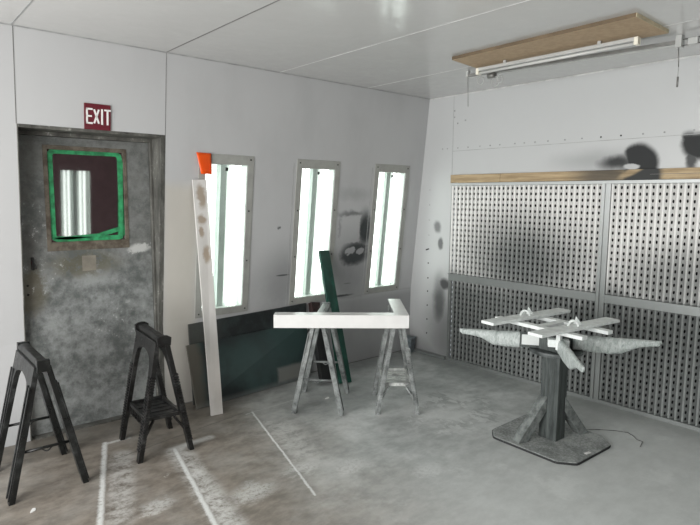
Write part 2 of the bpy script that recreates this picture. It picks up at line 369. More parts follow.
# right wall with filter opening
GY0, GY1, GZ = -.517, -3.9, 1.80
bm = NB()
box(bm, (0, GY0, 0), (.05, .05, H)); box(bm, (0, YF, GZ), (.05, GY0, H)); box(bm, (0, YF, 0), (.05, GY1, GZ))
wr = struct(link('wall_right', bm, M_WALLB))
bm = NB(); box(bm, (-.0015, -2.9, 2.068), (.002, GY0, 2.072)); link('seam', bm, M_SEAMG, wr)
bm = NB(); box(bm, (-.0015, GY0 - .002, GZ), (.002, GY0 + .002, H)); link('seam', bm, M_SEAMG, wr)
bm = NB(); box(bm, (-.006, YF, H - .012), (.002, -.21, H - .001)); link('cove_seam', bm, M_SEAML, wr)
bm = NB(); box(bm, (-.05, GY0, 0), (.0, -.0, .03)); struct(link('baseboard_right', bm, M_FMETAL, None, .004))
def dot(parent, p, nrm, r, mt, name='screw'):
    p = Vector(p); n = Vector(nrm).normalized(); bm = NB(); tube(bm, p - n * .001, p + n * .003, r, 8); return link(name, bm, mt, parent)
for zz in (1.70, 1.548, 1.395, 1.242, 1.099, .954, .80, .662, .515, .368, .22): dot(wr, (0, -.24, zz), (-1, 0, 0), .006 if zz > 1.1 else .008, M_SCREWP if zz > 1.15 else M_SCREW)
for i, yy in enumerate((-.39, -.45, -.58, -.70, -.836, -.95, -1.053, -1.207, -1.30, -1.403, -1.523, -1.674, -1.818, -1.971, -2.124, -2.283, -2.43, -2.62)):
    dot(wr, (0, yy, 2.098), (-1, 0, 0), .007, M_SCREW if i in (13, 14) else M_SCREWP)
for yy, zz, mt in ((-.21, 1.09, M_SCREW), (-.225, 1.095, M_SCREW), (-.66, 2.35, M_SCREWP), (-.57, 2.33, M_SCREWP), (-.53, 2.45, M_SCREWP), (-.53, 2.39, M_SCREWP)): dot(wr, (0, yy, zz), (-1, 0, 0), .008, mt)

# back of the booth, behind the camera: wall with the same light panels, and an opening added to let fill light in
def ywf(z): return YF - yw(z)
bm = NB(); FL = [(-2.22, -1.82), (-1.32, -.92), (-3.12, -2.72)]; FLs = sorted(FL); LZF = 1.968
def slabf(x0, x1, z0, z1):
    cuts = [z0] + ([ZC] if z0 < ZC < z1 else []) + [z1]
    for a, b in zip(cuts, cuts[1:]):
        quad_prism(bm, [(x0, ywf(a), a), (x0, ywf(a) - .05, a), (x0, ywf(b) - .05, b), (x0, ywf(b), b)], (x1 - x0, 0, 0))
xs = XL
for a, b in FLs:
    slabf(xs, a, 0, H); slabf(a, b, 0, LZ0); slabf(a, b, LZF, H); xs = b
slabf(xs, .02, 0, H); struct(link('wall_front', bm, M_BROWNW))
bm = NB(); box(bm, (XL - .1, YF, 0), (XL, -4.5, H)); box(bm, (XL - .1, -.5, 0), (XL, .05, H)); box(bm, (XL - .1, -4.5, 2.35), (XL, -.5, H))
struct(link('wall_back', bm, M_OTHER))

# ------------------------------------------------------------------ light panels
slope = math.atan2(SL, H - ZC)
def light_panel(a, b, label, front=False, LZ1=LZ1):
    """frame in a local frame lying on the slanted wall; local z runs up the slope, -y faces the room"""
    t = thing('light_panel', label, 'light', ((a + b) / 2, yw(LZ0) if not front else ywf(LZ0), LZ0), 0, 'light panels behind the camera' if front else 'lit booth light panels')
    t.rotation_euler = (slope, 0, 0) if not front else (slope, 0, PI)
    w = (b - a) / 2; L = (LZ1 - LZ0) / math.cos(slope); e = .056; eb = (LZ0 - ZC) / math.cos(slope); et = .075
    bm = NB()
    box(bm, (-w - e, -.006, -eb), (-w, 0, L + et)); box(bm, (w, -.006, -eb), (w + e, 0, L + et))
    box(bm, (-w, -.006, -eb), (w, 0, 0)); box(bm, (-w, -.006, L), (w, 0, L + et))
    fr = link('frame', bm, M_BROWNW if front else M_PLATE, t, .0015)
    bm = NB(); box(bm, (-w, -.001, 0), (w, .003, L)); link('glass_pane', bm, M_PANE, t)
    bm = NB()
    box(bm, (-w - .01, .085, -.01), (w + .01, .095, L + .01)); box(bm, (-w - .01, .004, -.01), (-w + .003, .085, L + .01)); box(bm, (w - .003, .004, -.01), (w + .01, .085, L + .01))
    box(bm, (-w, .004, -.01), (w, .085, 0)); box(bm, (-w, .004, L), (w, .085, L + .01)); link('housing', bm, M_REFL, t)
    bm = NB(); quad_prism(bm, [(-.036, .085, 0), (-.026, .045, 0), (.026, .045, 0), (.036, .085, 0)], (0, 0, L)); link('ballast_cover', bm, M_RACE, t)
    for px in (-.135, -.078, .078, .135):
        bm = NB(); tube(bm, (px, .05, .0), (px, .05, L), .016, 10); link('tube', bm, M_TUBE, t)
    bm = NB(); box(bm, (-.009, -.006, L - .048), (.009, .004, L - .022)); link('latch', bm, M_SCREW, t)
    if not front:
        for sx in (-1, 1):
            for k in range(4):
                bm = NB(); zz = -eb + .03 + (L + et + eb - .06) * k / 3
                tube(bm, (sx * (w + e * .45), -.005, zz), (sx * (w + e * .45), -.009, zz), .0065, 8); link('screw', bm, M_SCREW, t)
    return t
light_panel(*LIGHTS[0], 'lit glass light panel behind the tall white plank, nearest the door')
light_panel(*LIGHTS[1], 'lit glass light panel between the other two, above the white L-shaped trim')
light_panel(*LIGHTS[2], 'lit glass light panel nearest the room corner')
for a, b in FL: light_panel(a, b, 'lit light panel on the wall behind the camera, seen only in reflection', True, LZF)

# orange sheet hung over corner of first panel
bm = NB(); n = 6
P0, P1, P2, P3 = (-2.484, yw(1.94) - .014, 1.94), (-2.366, yw(1.94) - .016, 1.938), (-2.360, yw(1.785) - .030, 1.785), (-2.452, yw(1.783) - .035, 1.783)
g = []
for i in range(n + 1):
    r = []
    for j in range(n + 1):
        a = Vector(P0).lerp(Vector(P1), j / n); b = Vector(P3).lerp(Vector(P2), j / n); p = a.lerp(b, i / n); p.y -= .006 * math.sin(j / n * PI * 1.5) * i / n
        r.append(bm.verts.new(p))
    g.append(r)
for i in range(n):
    for j in range(n): bm.faces.new((g[i][j], g[i][j + 1], g[i + 1][j + 1], g[i + 1][j])).smooth = True
o = link('plastic_flag', bm, M_ORANGE); so = o.modifiers.new('s', 'SOLIDIFY'); so.thickness = .0015
tag(o, 'small orange plastic sheet taped over the top corner of a light panel', 'sheet')

# ------------------------------------------------------------------ door
d = bpy.data.objects.new('door_1', None); COL.objects.link(d); d.location = (0, 0, 0); struct(d)
LY = .045
bm = NB()                                                        # jambs and head filling the slanted reveal
for x0, x1 in ((DX0, DX0 + .008), (DX1 - .035, DX1)):
    quad_prism(bm, [(x0, yw(0) - .002, 0), (x0, LY + .05, 0), (x0, LY + .05, DZ), (x0, yw(DZ) - .002, DZ), (x0, yw(ZC) - .002, ZC)], (x1 - x0, 0, 0))
quad_prism(bm, [(DX0 + .008, yw(DZ) - .004, DZ), (DX0 + .008, LY + .05, DZ), (DX0 + .008, LY + .05, DZ - .02), (DX0 + .008, yw(DZ) - .004, DZ - .02)], (DX1 - DX0 - .043, 0, 0))
box(bm, (DX1 - .05, LY - .03, 0), (DX1 - .035, LY + .03, DZ - .02)); box(bm, (DX0 + .008, LY - .03, DZ - .045), (DX1 - .05, LY + .03, DZ - .02))
link('door_frame', bm, M_FRAME, d, .002)
WX0, WX1, WZ0, WZ1 = -3.462, -2.925, 1.247, 1.945
lx0, lx1 = DX0 + .010, DX1 - .052
bm = NB()
for a in (((lx0, 0.012), (WX0, DZ - .047)), ((WX1, .012), (lx1, DZ - .047)), ((WX0, .012), (WX1, WZ0)), ((WX0, WZ1), (WX1, DZ - .047))):
    box(bm, (a[0][0], LY, a[0][1]), (a[1][0], LY + .04, a[1][1]))
link('door_leaf', bm, M_DOOR, d)
bm = NB(); box(bm, (lx0, LY + .045, 0), (lx1, LY + .06, DZ)); link('backing', bm, M_DARK, d)
bm = NB(); f = .028
for lo, hi in (((WX0, WZ0), (WX0 + f, WZ1)), ((WX1 - f * .9, WZ0), (WX1, WZ1)), ((WX0 + f, WZ0), (WX1 - f * .9, WZ0 + .06)), ((WX0 + f, WZ1 - f), (WX1 - f * .9, WZ1))):
    box(bm, (lo[0], LY - .004, lo[1]), (hi[0], LY + .035, hi[1]))
wf = link('window_surround', bm, M_RUST, d, .002)
bm = NB(); box(bm, (WX0 + f, LY + .012, WZ0 + .06), (WX1 - f * .9, LY + .018, WZ1 - f)); link('window_glass', bm, M_DGLASS, wf)
def rring(bm, x0, x1, z0, z1, r, w, y0, y1, jig=.0):
    """rounded rectangular ring"""
    out, inn = [], []
    for k, (cx, cz, a0) in enumerate(((x1 - r, z1 - r, 0), (x0 + r, z1 - r, 90), (x0 + r, z0 + r, 180), (x1 - r, z0 + r, 270))):
        for i in range(6):
            a = math.radians(a0 + i * 18); j = random.uniform(-jig, jig)
            out.append((cx + r * math.cos(a) + j, cz + r * math.sin(a)))
        ri = max(r - w, .004); ccx = cx + (r - w - ri) * (1 if math.cos(math.radians(a0 + 45)) > 0 else -1); ccz = cz + (r - w - ri) * (1 if math.sin(math.radians(a0 + 45)) > 0 else -1)
        for i in range(6):
            a = math.radians(a0 + i * 18); inn.append((ccx + ri * math.cos(a), ccz + ri * math.sin(a)))
    n = len(out); V = lambda P, yy: [bm.verts.new((p[0], yy, p[1])) for p in P]
    of, nf_, ob, nb = V(out, y0), V(inn, y0), V(out, y1), V(inn, y1)
    for i in range(n):
        j = (i + 1) % n
        bm.faces.new((of[i], of[j], nf_[j], nf_[i])); bm.faces.new((ob[i], ob[j], nb[j], nb[i]))
        bm.faces.new((of[i], of[j], ob[j], ob[i])); bm.faces.new((nf_[i], nf_[j], nb[j], nb[i]))
bm = NB(); rring(bm, -3.436, -2.952, 1.306, 1.925, .05, .034, LY + .006, LY + .011, .003); link('masking_tape', bm, M_TAPE, d)
bm = NB()
for p, q, w in (((-3.41, 1.325), (-3.12, 1.345), .022), ((-3.12, 1.345), (-2.985, 1.385), .03), ((-3.41, 1.335), (-3.10, 1.320), .02)):
    bar(bm, (p[0], LY + .002, p[1]), (q[0], LY + .002, q[1]), .002, w)
bar(bm, (-2.985, LY + .001, 1.33), (-2.965, LY + .001, 1.86), .002, .03); link('loose_tape', bm, M_TAPE, d)
bm = NB(); box(bm, (-3.25, LY - .001, 1.10), (-3.16, LY + .001, 1.205)); link('metal_patch', bm, M_PATCHM, d)
bm = NB(); box(bm, (-3.562, LY - .022, 1.13), (-3.548, LY + .002, 1.215)); bar(bm, (-3.555, LY - .02, 1.20), (-3.54, LY - .035, 1.14), .008, .01); link('door_latch', bm, M_SCREW, d, .002)
for zz in (1.03, .97): dot(d, (-3.59, LY, zz), (0, -1, 0), .008, M_SCREW, 'hole')
bm = NB(); box(bm, (DX0 + .03, -.01, 0), (DX1 - .05, LY + .05, .010)); link('threshold', bm, M_FRAME, d)

# exit sign
sg = thing('exit_sign', 'small dark red EXIT sign with white letters above the door', 'sign', (-3.172, yw(2.05), 2.045)); sg.rotation_euler = (slope, 0, 0)
bm = NB(); box(bm, (-.082, -.008, 0), (.082, -.001, .163)); link('sign_plate', bm, M_RED, sg, .001)
def letters(txt, x, z, h, w, gap, th, y0, y1, mt, par):
    G = {'E': [((0, 0), (0, 1)), ((0, 0), (1, 0)), ((0, .5), (.85, .5)), ((0, 1), (1, 1))], 'X': [((0, 0), (1, 1)), ((0, 1), (1, 0))], 'I': [((.5, 0), (.5, 1))], 'T': [((.5, 0), (.5, 1)), ((0, 1), (1, 1))]}
    for ch in txt:
        ww = w * (.35 if ch == 'I' else 1); bm = NB()
        for a, b in G[ch]:
            A = Vector((x + a[0] * ww, 0, z + a[1] * h)); B = Vector((x + b[0] * ww, 0, z + b[1] * h))
            dd = (B - A).normalized() * th * .5 if abs((B - A).x) > 1e-6 and abs((B - A).z) < 1e-6 or abs((B - A).x) < 1e-6 else Vector((0, 0, 0))
            bar(bm, A - dd + Vector((0, (y0 + y1) / 2, 0)), B + dd + Vector((0, (y0 + y1) / 2, 0)), th, abs(y1 - y0), (0, 1, 0))
        link('letter', bm, mt, par); x += ww + gap
letters('EXIT', -.066, .040, .088, .029, .015, .011, -.011, -.008, M_SIGNW, sg)

# ------------------------------------------------------------------ filter bank
PY = -2.046
ff = thing('filter_frame', 'grey metal channel frame holding the perforated exhaust filters', 'frame', (0, 0, 0))
def part(name, lo, hi, mt, par, bev=.002):
    bm = NB(); box(bm, lo, hi); return link(name, bm, mt, par, bev)
part('top_rail', (-.018, GY1, 1.738), (.03, GY0, 1.764), M_FMETAL, ff)
part('post', (-.022, PY - .035, .03), (.03, PY + .035, 1.738), M_FMETAL, ff); part('post_lip', (-.034, PY + .004, .03), (-.022, PY + .010, 1.738), M_FMETAL, ff, 0)
part('middle_rail', (-.022, PY + .035, .815), (.03, GY0 - .006, .882), M_FMETAL, ff); part('middle_rail', (-.022, GY1, .815), (.03, PY - .035, .882), M_FMETAL, ff)
part('rail_lip', (-.030, PY + .035, .872), (-.022, GY0 - .006, .882), M_FMETAL, ff, 0); part('rail_lip', (-.030, GY1, .872), (-.022, PY - .035, .882), M_FMETAL, ff, 0)
part('bottom_rail', (-.02, GY1, 0), (.03, GY0, .03), M_FMETAL, ff); part('side_channel', (-.012, GY0 - .008, .03), (.03, GY0, 1.738), M_FMETAL, ff)
part('side_channel', (-.012, GY1, .03), (.03, GY1 + .02, 1.738), M_FMETAL, ff)
part('black_backing', (.095, GY1, 0), (.115, GY0, 1.80), M_DARK, ff, 0)  # black sheet added behind the filters so their holes look dark
def filt(y0, y1, z0, z1, label):
    """pleated sheet with a hole in every pleat face; y0 > y1"""
    bm = NB(); pitch, dx = .046, .050
    n = max(1, round((y0 - y1) / pitch)); pitch = (y0 - y1) / n; rdg = pitch * .27; run1 = pitch * .58
    nr = round((z1 - z0) / .05); rh = (z1 - z0) / nr
    xf, xb = -.008, -.008 + dx
    for i in range(n):
        yr = y0 - i * pitch; ya = yr - rdg; yb = ya - run1; yc = yr - pitch
        off = (i % 2) * .0
        # face that looks towards -y and the room: ridge (front) at ya, falls back to yb; second face returns to the ridge
        for r in range(nr):
            za = z0 + r * rh; zb = za + rh; cz = (za + zb) / 2 + random.uniform(-.002, .002)
            pt = lambda s, zz: (xf + (xb - xf) * s, ya - s * run1, zz)
            c0, c1, c2, c3 = [bm.verts.new(pt(*q)) for q in ((0, za), (1, za), (1, zb), (0, zb))]
            hw, hh, cs = .175, .0135, .33 + random.uniform(-.03, .03)
            hs = [bm.verts.new(pt(cs + hw * math.cos(a), cz + hh * math.sin(a))) for a in [math.radians(225 + 45 * k) for k in range(8)]]
            # hs[0] = lower left, 1 bottom, 2 lower right, 3 right, 4 upper right, 5 top, 6 upper left, 7 left
            bm.faces.new((c0, c1, hs[2], hs[1], hs[0])); bm.faces.new((c1, c2, hs[4], hs[3], hs[2]))
            bm.faces.new((c2, c3, hs[6], hs[5], hs[4])); bm.faces.new((c3, c0, hs[0], hs[7], hs[6]))
        v = [bm.verts.new(q) for q in ((xb, yb, z0), (xf, yc, z0), (xf, yc, z1), (xb, yb, z1))]; bm.faces.new(v)
        v = [bm.verts.new(q) for q in ((xf, yr, z0), (xf, ya, z0), (xf, ya, z1), (xf, yr, z1))]; bm.faces.new(v)
    bmesh.ops.remove_doubles(bm, verts=bm.verts, dist=.0001)
    o = link('pleated_filter', bm, M_FILT); s = o.modifiers.new('s', 'SOLIDIFY'); s.thickness = .001
    return tag(o, label, 'filter', 'perforated pleated exhaust filters')
filt(GY0 - .010, PY + .037, .884, 1.736, 'white perforated filter left of the post, above the middle rail')
filt(PY - .037, GY1 + .022, .884, 1.736, 'white perforated filter right of the post, above the middle rail')
filt(GY0 - .010, PY + .037, .032, .813, 'grey dusty perforated filter left of the post, below the middle rail')
filt(PY - .037, GY1 + .022, .032, .813, 'grey dusty perforated filter right of the post, below the middle rail')
tp = bpy.data.objects.new('trim_1', None); COL.objects.link(tp); struct(tp)
bm = NB(); box(bm, (-.022, -1.08, 1.766), (-.0, GY0, 1.842)); link('board', bm, M_PINE, tp, .002)
bm = NB(); box(bm, (-.022, GY1, 1.766), (-.0, -1.083, 1.842)); link('board', bm, M_PINE, tp, .002)
bm = NB(); box(bm, (-.024, -3.5, 1.802), (-.0215, -2.36, 1.805)); link('split_line', bm, M_SEAM, tp)

# ------------------------------------------------------------------ ceiling board, light batten, track
cb = thing('ceiling_board', 'brown fibreboard strip fixed flat against the ceiling', 'board', (0, 0, 0))
bm = NB(); quad_prism(bm, [(-1.176, -1.448, 2.578), (-.853, -1.41, 2.578), (-.76, -2.698, 2.578), (-1.204, -2.703, 2.578)], (0, 0, .021)); link('panel', bm, M_MDF, cb)
bm = NB(); bar(bm, (-1.1785, -1.45, 2.589), (-1.2065, -2.703, 2.589), .003, .021); link('dark_edge', bm, M_MDFE, cb)
bm = NB(); bar(bm, (-.76, -2.700, 2.589), (-1.204, -2.705, 2.589), .003, .021); link('pale_edge', bm, M_MDFL, cb)
bt = thing('light_batten', 'long unlit white light batten under the brown ceiling board', 'light', (0, 0, 0))
A, B = Vector((-.90, -1.47, 2.548)), Vector((-.885, -2.58, 2.548))
bm = NB(); bar(bm, A, B, .036, .022); link('housing', bm, M_ALU, bt, .003)
bm = NB(); tube(bm, A + Vector((.0, -.01, -.024)), B + Vector((0, .01, -.024)), .010, 12); link('diffuser_tube', bm, M_LENS, bt)
for P_ in (A, B):
    bm = NB(); bar(bm, P_ + Vector((0, -.012, -.012)), P_ + Vector((0, .012, -.012)), .042, .046); link('end_cap', bm, M_ENDC, bt, .004)
for t_ in (.2, .8):
    p_ = A.lerp(B, t_); bm = NB(); bar(bm, p_ + Vector((0, 0, .013)), p_ + Vector((0, 0, .030)), .02, .02, (1, 0, 0)); link('mounting_clip', bm, M_ALU, bt)
tr_ = thing('curtain_track', 'thin metal ceiling track with rings beside the white light batten', 'track', (0, 0, 0))
A, B = Vector((-.736, -1.247, 2.565)), Vector((-.575, -2.692, 2.565))
bm = NB(); bar(bm, A, B, .022, .020); link('rail', bm, M_TRK, tr_, .002)
bm = NB(); bar(bm, A + Vector((.03, 0, -.0)), B + Vector((.03, 0, 0)), .012, .030); link('rail_cover', bm, M_ALU, tr_, .002)
bm = NB(); tube(bm, (-.736, -1.247, 2.555), (-.731, -1.253, 2.33), .0025, 6); link('hanging_wire', bm, M_TRK, tr_)
bm = NB(); tube(bm, (-.575, -2.692, 2.545), (-.572, -2.699, 2.42), .003, 6); tube(bm, (-.572, -2.699, 2.36), (-.572, -2.699, 2.30), .006, 8); tube(bm, (-.572, -2.699, 2.43), (-.572, -2.699, 2.36), .0012, 6); link('hanging_wire', bm, M_TRK, tr_)
bm = NB(); box(bm, (-.60, -2.715, 2.53), (-.545, -2.68, 2.6)); link('bracket', bm, M_ALU, tr_, .003)
bm = NB(); box(bm, (-.75, -1.255, 2.555), (-.72, -1.235, 2.6)); link('bracket', bm, M_ALU, tr_, .002)
bm = NB(); tube(bm, (-.572, -2.70, 2.575), (-.572, -3.3, 2.575), .004, 6); tube(bm, (-.572, -2.70, 2.54), (-.572, -3.3, 2.54), .0035, 6)
link('side_rods', bm, M_TRK, tr_)
bm = NB(); box(bm, (-.59, -2.80, 2.535), (-.56, -2.745, 2.575)); link('turnbuckle', bm, M_ALU, tr_, .004)
bm = NB(); tube(bm, (-.71, -1.42, 2.54), (-.71, -1.48, 2.54), .022, 12); link('roller', bm, M_TRK, tr_)
def ring(c, r, w, mt):
    bm = NB(); pts = [Vector(c) + Vector((0, math.cos(a) * r, math.sin(a) * r)) for a in [2 * PI * k / 16 for k in range(17)]]; path_tube(bm, pts, w, 6); link('ring', bm, mt, tr_)
ring((-.71, -1.485, 2.49), .035, .003, M_ALU); ring((-.715, -1.35, 2.515), .028, .003, M_ALU); ring((-.71, -1.52, 2.50), .026, .003, M_ALU)

# ------------------------------------------------------------------ sawhorses
def sawhorse(kind, label, loc, rz, w, l, h, mats, group, tz=.24):
    """kind bar: end spreader bars; kind tray: ribbed legs round a tray. Local y along the beam."""
    t = thing('sawhorse', label, 'sawhorse', (*loc, 0), rz, group); M1, M2 = mats
    bw = .052; xt = bw / 2 + .004; zt = h - .035
    bm = NB()
    n = 12; L2 = l / 2 + .005
    quad_prism(bm, [(-bw / 2, -L2, h - .052), (bw / 2, -L2, h - .052), (bw / 2 + .006, -L2, h - .02), (bw / 2 - .004, -L2, h), (-bw / 2 + .004, -L2, h), (-bw / 2 - .006, -L2, h - .02)], (0, 2 * L2, 0))
    b_ = link('beam', bm, M1, t, .004)
    for s in (-1, 1):
        bm = NB()
        if kind == 'tray': quad_prism(bm, [(-.04, s * (L2 - .01), h - .055), (.04, s * (L2 - .01), h - .055), (.045, s * (L2 - .01), h - .004), (.02, s * (L2 - .01), h + .010), (-.02, s * (L2 - .01), h + .010), (-.045, s * (L2 - .01), h - .004)], (0, s * .022, 0))
        else: quad_prism(bm, [(-.034, s * (L2 - .03), h - .06), (.034, s * (L2 - .03), h - .06), (.032, s * (L2 - .03), h + .004), (-.032, s * (L2 - .03), h + .004)], (0, s * .032, 0))
        link('beam_cap', bm, M1, t, .003)
    for sx in (-1, 1):
        for sy in (-1, 1):
            bm = NB()
            # leg plane: from (xt, zt) at top to (w/2, 0); outline in (y, s) with s = 0 at floor and 1 at top
            P_ = lambda yy, s, off=0: Vector((sx * (w / 2 + .004 + (xt + .008 - w / 2) * s + off), sy * yy, zt * s))
            lw = .054; yo = l / 2
            yi0 = yo - lw * .8; ti = yo - .02
            outer = [(yo, 0), (yo - .005, .5), (ti, .88), (ti, 1)]
            arch = [(0, 1), (0, .90), (ti * .35, .885), (ti * .58, .86), (ti * .70, .80), (ti * .76, .70)]
            inner = [(yo - lw - .008, .35), (yi0, 0)]
            pts = outer + arch + inner; th = .030
            A_ = [bm.verts.new(P_(yy, s, 0)) for yy, s in pts]; B_ = [bm.verts.new(P_(yy, s, -th)) for yy, s in pts]
            bm.faces.new(A_); bm.faces.new(B_[::-1])
            for i in range(len(pts)): bm.faces.new((A_[i], A_[(i + 1) % len(pts)], B_[(i + 1) % len(pts)], B_[i]))
            # raised outer flange / ribs
            if kind == 'tray':
                for k in range(26):
                    s = .10 + k * .024
                    c_ = P_(yo - .004 * s - .002, s); bar(bm, c_ + Vector((-sx * .004, -sy * .004, 0)), c_ + Vector((-sx * .030, -sy * .004, 0)), .018, .010); c_ = P_(yo - lw / 2 - .003, s); bar(bm, c_ + Vector((0, -.022, 0)), c_ + Vector((0, .022, 0)), .014, .010)
            else:
                for e_ in (yo - .007, yo - lw + .001):
                    bar(bm, P_(e_, .03, .004), P_(e_ - .004, .86, .004), .009, .012, (0, 1, 0))
            link('leg', bm, M1, t, .002)
    if kind == 'bar':
        for sy in (-1, 1):
            zb = .26; s = zb / zt; xx = w / 2 + (xt - w / 2) * s - .01; yy = sy * (l / 2 - .025)
            bm = NB(); tube(bm, (-xx, yy, zb), (xx, yy, zb), .0085, 8)
            ar = [Vector((-.025 + .05 * k / 8, yy, zb - .004 - .018 * math.sin(PI * k / 8))) for k in range(9)]
            path_tube(bm, ar, .004, 6)
            link('spreader', bm, M2, t)
    else:
        zb = tz; s = zb / zt; xx = w / 2 + (xt - w / 2) * s - .012; yy = l / 2 - .045
        bm = NB(); box(bm, (-xx, -yy, zb - .006), (xx, yy, zb)); 
        for lo, hi in (((-xx, -yy, zb), (xx, -yy + .014, zb + .018)), ((-xx, yy - .014, zb), (xx, yy, zb + .018)), ((-xx, -yy, zb), (-xx + .014, yy, zb + .018)), ((xx - .014, -yy, zb), (xx, yy, zb + .018))): box(bm, lo, hi)
        for k in range(5):
            q = -yy + (k + 1) * 2 * yy / 6; box(bm, (-xx + .02, q - .003, zb), (xx - .02, q + .003, zb + .004))
        link('tray', bm, M2, t)
        bm = NB()
        for sx in (-1, 1):
            for sy in (-1, 1): bar(bm, (sx * (xx + .008), sy * (yy + .02), zb - .09), (sx * (xx - .05), sy * yy, zb - .004), .012, .014)
        for k in range(6): q = -yy + .03 + k * (2 * yy - .06) / 5; bar(bm, (-xx + .004, q, zb - .05), (-xx + .004, q, zb - .004), .008, .018, (1, 0, 0))
        bar(bm, (-xx + .004, -yy, zb - .052), (-xx + .004, yy, zb - .052), .008, .010)
        link('tray_brace', bm, M1, t)
    return t
GS = 'folding plastic sawhorses'
SHH = .755
sawhorse('bar', 'black folding sawhorse with spreader bars at the left edge, before the door', (-3.70, -.565), 0.0, .39, .50, .745, (M_SAWK, M_SAWK), GS)
sawhorse('tray', 'black ribbed-leg sawhorse with a tray, beside the door', (-3.016, -.568), math.radians(-4.5), .345, .45, .765, (M_SAWR, M_TRAYK), GS)
sawhorse('bar', 'grey sprayed sawhorse with spreader bars under the left part of the white trim', (-1.712, -.665), -math.atan2(.71, .70), .38, .52, SHH, (M_SAWG, M_SAWG), GS)
sawhorse('tray', 'white-splattered sawhorse with a tray under the corner of the white trim', (-1.285, -1.053), -math.atan2(.64, .77), .325, .47, .7455, (M_SAWW, M_TRAYW), GS, .215)

# white L-shaped trim: top flat and outer skirt, mitred at the corner
tl_ = thing('trim_moulding', 'glossy white L-shaped moulding resting across two grey sawhorses', 'moulding', (0, 0, 0))
FLp, FC, FB = Vector((-2.171, -.685, 0)), Vector((-1.412, -1.312, 0)), Vector((-.977, -.793, 0))
e1 = (FC - FLp).normalized(); e2 = (FB - FC).normalized()
n1 = Vector((-e1.y, e1.x, 0)); n2 = Vector((-e2.y, e2.x, 0))   # point to the inside of the L
W_, T_, ZT, SK = .103, .012, .770, .096
def meet(off): # inner corner at offset
    a = FLp + n1 * off; b = FC + n2 * off
    den = e1.x * e2.y - e1.y * e2.x; r = b - a; t = (r.x * e2.y - r.y * e2.x) / den; return a + e1 * t
IC = meet(W_); ic = meet(T_); up = lambda p, z_: Vector((p.x, p.y, z_))
bm = NB(); hexa(bm, [up(q, ZT - T_) for q in (FLp, FC, IC, FLp + n1 * W_)], [up(q, ZT) for q in (FLp, FC, IC, FLp + n1 * W_)])
hexa(bm, [up(q, ZT - SK) for q in (FLp, FC, ic, FLp + n1 * T_)], [up(q, ZT - T_) for q in (FLp, FC, ic, FLp + n1 * T_)])
link('long_arm', bm, M_WHITE, tl_, .0015)
bm = NB(); hexa(bm, [up(q, ZT - T_) for q in (FC, FB, FB + n2 * W_, IC)], [up(q, ZT) for q in (FC, FB, FB + n2 * W_, IC)])
hexa(bm, [up(q, ZT - SK) for q in (FC, FB, FB + n2 * T_, ic)], [up(q, ZT - T_) for q in (FC, FB, FB + n2 * T_, ic)])
link('short_arm', bm, M_WHITE, tl_, .0015)

# ------------------------------------------------------------------ leaning boards
def leaning(name, b0, b1, t0, t1, th, mt, label, cat, bev=.002):
    """b0,b1: bottom front corners; t0,t1: top front corners; thickness goes behind"""
    b0, b1, t0, t1 = map(Vector, (b0, b1, t0, t1)); nrm = (b1 - b0).cross(t0 - b0).normalized()
    if nrm.y < 0: nrm = -nrm
    bm = NB(); hexa(bm, [b0, b1, b1 + nrm * th, b0 + nrm * th], [t0, t1, t1 + nrm * th, t0 + nrm * th])
    mn_ = min(v.co.z for v in bm.verts)
    bmesh.ops.translate(bm, verts=bm.verts, vec=(0, 0, -mn_ if mn_ < 0 else 0))
    return tag(link(name, bm, mt, None, bev), label, cat)
leaning('plank', (-2.520, -.372, 0), (-2.430, -.386, 0), (-2.514, yw(1.74) - .024, 1.738), (-2.404, yw(1.74) - .026, 1.742), .018, M_PRIMED, 'tall white primed plank with brown spots leaning on the wall by the door', 'plank')
leaning('plank', (-1.335, -.436, 0), (-1.222, -.462, 0), (-1.296, yw(1.134) - .045, 1.134), (-1.188, yw(1.134) - .045, 1.130), .035, M_GREEN, 'dark green painted plank leaning on the wall behind the grey sawhorse', 'plank')
leaning('panel', (-2.525, -.085, 0), (-1.395, -.06, 0), (-2.52, -.022, .63), (-1.395, -.022, .665), .014, M_SBOARD, 'sooty black panel leaning against the wall, the taller rear one', 'panel')
leaning('panel', (-2.545, -.188, 0), (-1.405, -.10, 0), (-2.56, -.062, .475), (-1.405, -.047, .50), .014, M_GBOARD, 'shorter dark green panel leaning in front of the sooty black one', 'panel')
o = thing('timber_offcut', 'black timber offcut with dark red end behind the grey sawhorse', 'timber', (0, 0, 0))
bm = NB(); bar(bm, (-1.41, -.34, .022), (-1.335, -.085, .56), .12, .05, (0, 1, 0)); link('length', bm, M_BLKWOOD, o, .003)
bm = NB(); bar(bm, (-1.335, -.085, .56), (-1.32, -.042, .665), .10, .05, (0, 1, 0)); link('red_end', bm, M_REDWOOD, o, .003)
tb = thing('tub', 'small blue-grey plastic tub on the floor in the room corner', 'tub', (-.105, -.085, 0), .3)
bm = NB(); hexa(bm, [(-.045, -.045, 0), (.045, -.045, 0), (.045, .045, 0), (-.045, .045, 0)], [(-.055, -.055, .15), (.055, -.055, .15), (.055, .055, .15), (-.055, .055, .15)]); link('body', bm, M_TUB, tb, .008)
bm = NB(); box(bm, (-.06, -.06, .15), (.06, .06, .165)); link('lid', bm, M_TUB, tb, .004)

